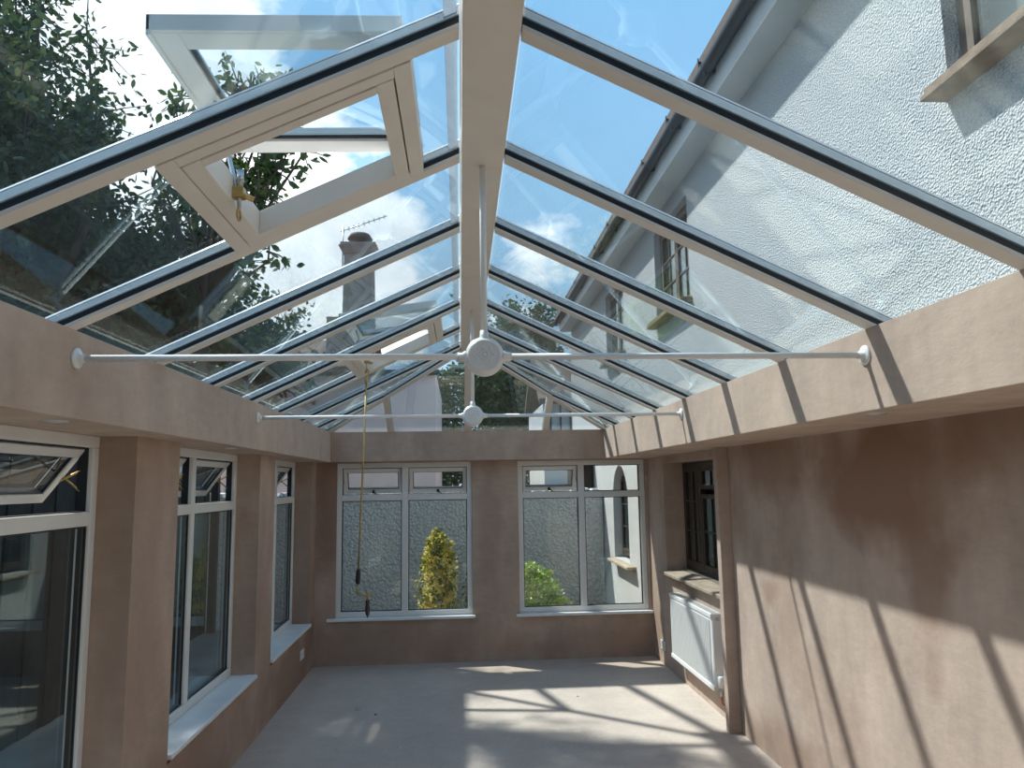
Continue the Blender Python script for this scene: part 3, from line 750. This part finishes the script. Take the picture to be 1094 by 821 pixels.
tree((-2.6, 7.3, G), 5, [(-2.5, 7, 3.93, .18, .2, .16, 1.2), (-2.05, 7, 3.95, .22, .2, .18, 1.4), (-1.62, 7, 4.0, .14, .15, .10, .9), (-2.66, 7, 3.52, .20, .2, .25, 1.2),
      (-2.27, 7, 2.95, .30, .3, .25, 1.6), (-1.72, 7, 3.2, .16, .2, .12, 1), (-1.93, 7, 2.75, .22, .25, .2, 1.4)],
     40, 6, 8, .095, M['leaf_mid'], 'slender tree with loose bright branches seen through the nearest open vent', trunk_r=.06, spread=.13)
tree((-4.0, 13.0, G), 5, [(-4.4, 13.0, 2.3, 1.6, 1.0, 1.8, 3), (-5.6, 12.8, 2.6, 1.3, 1.0, 1.8, 2), (-3.3, 13.0, 2.6, .7, .6, 1.1, 1.2)],
     80, 12, 20, .12, M['leaf_dark'], 'dense dark tree standing behind the garden wall before the pink house', trunk_r=.16, spread=.3)
tree((1.5, 26.5, G), 6, [(2.2, 26.5, 5.2, 1.7, 1.0, 2.1, 3), (1.3, 26.5, 3.6, 1.7, 1.0, 1.6, 2), (3.2, 26.5, 4.0, 1.6, 1.0, 1.6, 2)],
     90, 10, 18, .18, M['leaf_mid'], 'tall feathery tree rising behind the eaves end of the white house', trunk_r=.18, spread=.45)
# dark hedge seen through the hipped end
def shrub(name, c, rx, ry, h, n, size, mat, label, cat='shrub', shape='col'):
    t = empty(name, (c[0], c[1], G), label=label, cat=cat)
    m = MB(); cen = []
    for k in range(9):
        a = rng.uniform(0, 6.28); e = Vector((c[0]+rx*.6*math.cos(a), c[1]+ry*.6*math.sin(a), G+h*rng.uniform(.6, .9)))
        m.tube([(c[0]+.02*math.cos(a), c[1], G), ((c[0]+e.x)/2, (c[1]+e.y)/2, G+h*.4), e], [.014, .010, .004], 5)
    m.build('stems', M['bark'], t)
    z = rng.uniform(0, 1, n)**.9
    prof = (np.clip(np.minimum(z/.12, 1), .35, 1)*(1-z**5)**.6 if shape == 'col' else (1-z**14)**.5 if shape == 'box' else np.sqrt(np.clip(1-z**2, 0, 1)))
    a = rng.uniform(0, 2*np.pi, n); r = np.sqrt(rng.uniform(.25, 1, n))*prof*(1+.16*np.sin(5*a+9*z)+.1*rng.normal(size=n))
    P = np.stack([c[0]+rx*r*np.cos(a), c[1]+ry*r*np.sin(a), G+.03+h*z+.03*rng.normal(size=n)], 1)
    foliage('foliage', P, size, mat, t, up=.4); return t
shrub('variegated_shrub', (-.28, 9.6, 0), .23, .22, 1.25, 3600, .050, M['leaf_gold'], 'upright yellow and green variegated shrub against the grey garden wall')
shrub('green_shrub', (.86, 9.6, 0), .50, .36, .80, 4200, .05, M['leaf_bright'], 'low rounded bright green shrub seen through the window with one open fanlight', shape='dome')
shrub('dark_shrub', (.18, 10.1, 0), .13, .16, .95, 1200, .06, M['leaf_mid'], 'small dark green shrub half hidden beside the variegated one', shape='dome')
shrub('hedge', (.8, 22.6, 0), 2.1, .7, 5.5, 20000, .14, M['leaf_dark'], 'tall dark hedge beyond the garden wall, seen through the far end of the roof', cat='hedge', shape='box')
shrub('hedge', (-4.35, 2.9, 0), .55, 3.6, 2.9, 16000, .10, M['leaf_dark'], 'dark evergreen hedge rising over the boarded fence', cat='hedge', shape='box')
m = MB(); m.box(1.80, 1.985, 11.2, 12.6, G, .25); m.box(1.76, 1.985, 11.1, 12.7, .25, .31); m.box(1.70, 1.76, 11.1, 11.16, G, .36)
m.build('shed', M['fence'], label='narrow dark wooden lean-to shed against the house beyond the garden wall', cat='shed', bevel=.01)

# ------------------------------------------------------------------ neighbouring houses
nb = empty('pink_house', (-3, 18, G), label='pale pink neighbouring house with a tall stone chimney', cat='house')
m = MB(); m.box(-5.4, -.50, 15.5, 21, G, 2.35); m.build('wall', M['pinkwall'], nb)
m = MB(); pr = [(15.3, 2.30), (18.2, 3.4), (21.2, 2.30), (21.2, 2.42), (18.2, 3.52), (15.3, 2.42)]
pr2 = pr
m.prism([(-5.6, y, z) for y, z in pr2], [(-1.95, y, z) for y, z in pr2]); m.build('roof', M['tile'], nb)
m = MB(); m.box(-2.95, -1.95, 16.6, 17.4, 2.5, 3.75); m.prism([(-2.62, 16.7, 3.75), (-1.95, 16.7, 3.75), (-1.95, 17.3, 3.75), (-2.62, 17.3, 3.75)], [(-2.60, 16.72, 5.25), (-1.97, 16.72, 5.25), (-1.97, 17.28, 5.25), (-2.60, 17.28, 5.25)])
ch = m.build('chimney', M['stone'], nb)
m = MB(); m.prism([(-2.62, 16.7, 5.25), (-1.95, 16.7, 5.25), (-1.95, 17.3, 5.25), (-2.62, 17.3, 5.25)], [(-2.72, 16.6, 5.42), (-1.85, 16.6, 5.42), (-1.85, 17.4, 5.42), (-2.72, 17.4, 5.42)])
m.box(-2.68, -1.89, 16.64, 17.36, 5.42, 5.5); m.build('chimney_cap', M['stone'], ch)
m = MB(); m.tube([(-2.28, 17, 5.5), (-2.28, 17, 5.62), (-2.28, 17, 5.64), (-2.28, 17, 5.67), (-2.28, 17, 5.78), (-2.28, 17, 5.81)], [.17, .15, .26, .29, .22, .08], 20)
m.build('chimney_pot', M['terracotta'], ch, label='terracotta chimney pot with cowl')
m = MB(); m.tube([(-2.66, 16.9, 4.6), (-2.66, 16.9, 5.95)], .018, 8); d = Vector((.98, .15, .42)).normalized(); s0 = Vector((-2.72, 16.9, 5.82))
m.tube([s0, s0+d*1.15], .012, 6)
for k in range(9):
    p = s0+d*(.08+.125*k); q = Vector((-.15, .95, .15)).normalized()*(.20-.008*k); m.tube([p-q, p+q], .007, 5)
    q2 = Vector((-.3, 0, .95)).normalized()*(.06); m.tube([p-q2, p+q2], .006, 5)
m.build('aerial', M['chrome'], ch, label='television aerial')
m = MB(); m.box(-5.5, -.42, 15.42, 15.5, 2.25, 2.36); m.build('gutter', M['gutter'], nb)
wb = empty('white_cottage', (3.0, 17, G), label='small white cottage with narrow dark glazing beyond the corner of the house', cat='house')
m = MB(); m.box(1.85, 6.5, 16.5, 20, G, 1.75); m.build('wall', M['render'], wb)
m = MB(); pr = [(16.3, 1.72), (18.2, 2.9), (20.2, 1.72), (20.2, 1.84), (18.2, 3.05), (16.3, 1.84)]
m.prism([(1.75, y, z) for y, z in pr], [(6.6, y, z) for y, z in pr]); m.build('roof', M['tile'], wb)
for k in range(3):
    box(2.0+.22*k, 2.03+.22*k, 16.44, 16.5, .5, 1.7).build('glazing_bar', M['gutter'], wb)
box(2.52, 2.80, 16.45, 16.5, .3, 1.7).build('window', M['slate'], wb)

# small rubble left on the floor
for (x, y, s, lab) in ((-.82, 6.25, .022, 'small pale plaster crumb on the shaded floor near the far windows'), (-.66, 6.1, .014, 'tiny dark stone chip on the shaded floor by the plaster crumb'), (.95, 6.4, .016, 'small plaster crumb on the sunlit floor by the radiator'),
                       (-.42, 5.35, .02, 'white plaster flake on the shaded floor at the edge of the sun')):
    m = MB(); n = 7; lo_, hi_ = [], []
    for k in range(n):
        a = k/n*6.283; r = s*random.uniform(.7, 1.2); lo_.append((x+r*math.cos(a), y+r*math.sin(a), FL)); hi_.append((x+r*.6*math.cos(a), y+r*.6*math.sin(a), FL+s*random.uniform(.35, .6)))
    m.prism(lo_, hi_).build('plaster_crumb', M['dust'] if 'dark' not in lab else M['slate'], label=lab, cat='debris')

# ------------------------------------------------------------------ light
S = Vector((.583, -.40, -1)).normalized()
ld = bpy.data.lights.new('sun', 'SUN'); ld.energy = 6.6; ld.angle = math.radians(1.6); ld.color = (1, .95, .87)
lo = bpy.data.objects.new('sun', ld); C.objects.link(lo); lo.rotation_euler = (-S).to_track_quat('Z', 'Y').to_euler(); lo.location = (-6, 6, 14)

w = bpy.data.worlds.new('sky'); bpy.context.scene.world = w; w.use_nodes = True; t = w.node_tree; t.nodes.clear()
out = t.nodes.new('ShaderNodeOutputWorld'); bg = t.nodes.new('ShaderNodeBackground')
co = t.nodes.new('ShaderNodeTexCoord'); vec = co.outputs['Generated']
sep = t.nodes.new('ShaderNodeSeparateXYZ'); t.links.new(vec, sep.inputs[0])
blue = ramp(t, sep.outputs['Z'], [(.0, (.46, .58, .70)), (.25, (.37, .58, .77)), (.6, (.25, .49, .75)), (1, (.17, .36, .66))])
def dirmask(d, r0, r1, s):
    d = Vector(d).normalized()
    dp = t.nodes.new('ShaderNodeVectorMath'); dp.operation = 'DOT_PRODUCT'; dp.inputs[1].default_value = d; t.links.new(vec, dp.inputs[0])
    mr = t.nodes.new('ShaderNodeMapRange'); mr.inputs['From Min'].default_value = math.cos(math.radians(r1)); mr.inputs['From Max'].default_value = math.cos(math.radians(r0)); mr.inputs['To Max'].default_value = s
    t.links.new(dp.outputs['Value'], mr.inputs['Value']); return mr.outputs[0]
def add(a, b, op='ADD'):
    n = t.nodes.new('ShaderNodeMath'); n.operation = op
    for i, q in enumerate((a, b)):
        if hasattr(q, 'links'): t.links.new(q, n.inputs[i])
        else: n.inputs[i].default_value = q
    return n.outputs[0]
cn = noise(t, 5.5, 8, .58, vec=vec, stretch=(1, 1, 1.8))
acc = cn
for d, r0, r1, s in (((-.40, .80, .44), 6, 24, .30), ((-.22, .86, .50), 3, 14, .16), ((-.13, .95, .29), 1, 9, .26), ((.13, .95, .27), 1, 7, .22), ((.04, .95, .22), 2, 12, .15), ((-.3, .93, .2), 5, 16, .14), ((-.9, .2, .4), 10, 50, .2)):
    acc = add(acc, dirmask(d, r0, r1, s))
for d, r0, r1, s in (((.25, .80, .54), 10, 30, .25), ((-.03, .83, .56), 2, 14, .16)):
    acc = add(acc, dirmask(d, r0, r1, s), 'SUBTRACT')
cm = t.nodes.new('ShaderNodeMapRange'); cm.inputs['From Min'].default_value = .63; cm.inputs['From Max'].default_value = .74; t.links.new(acc, cm.inputs['Value'])
shade = ramp(t, noise(t, 9, 5, .6, vec=vec), [(.3, (.80, .83, .88)), (.6, (1.15, 1.15, 1.15))])
c = mix(t, cm.outputs[0], blue, shade)
t.links.new(c, bg.inputs[0]); bg.inputs[1].default_value = 1.35; t.links.new(bg.outputs[0], out.inputs[0])

# ------------------------------------------------------------------ camera
yaw, pitch, roll, f = .0706092, .1317175, .0159221, 800.0
fw = Vector((math.sin(yaw)*math.cos(pitch), math.cos(yaw)*math.cos(pitch), math.sin(pitch)))
r = Vector((math.cos(yaw), -math.sin(yaw), 0)); u = r.cross(fw)
r2 = r*math.cos(roll)-u*math.sin(roll); u2 = r*math.sin(roll)+u*math.cos(roll)
cd = bpy.data.cameras.new('camera'); cam = bpy.data.objects.new('camera', cd); C.objects.link(cam)
mt = Matrix.Identity(4)
for i, v in enumerate((r2, u2, -fw)):
    for j in range(3): mt[j][i] = v[j]
mt[2][3] = H; cam.matrix_world = mt
cd.sensor_width = 36; cd.lens = f/1094*36; cd.clip_start = .05; cd.clip_end = 200
sc = bpy.context.scene; sc.camera = cam
sc.view_settings.view_transform = 'Standard'; sc.view_settings.look = 'None'; sc.view_settings.gamma = 1; sc.view_settings.use_curve_mapping = False
sc.view_settings.exposure = 0.24
sc.cycles.transparent_max_bounces = 32; sc.cycles.max_bounces = 10; sc.cycles.diffuse_bounces = 6
for o in bpy.data.objects:
    if 'o_' in o: del o['o_']
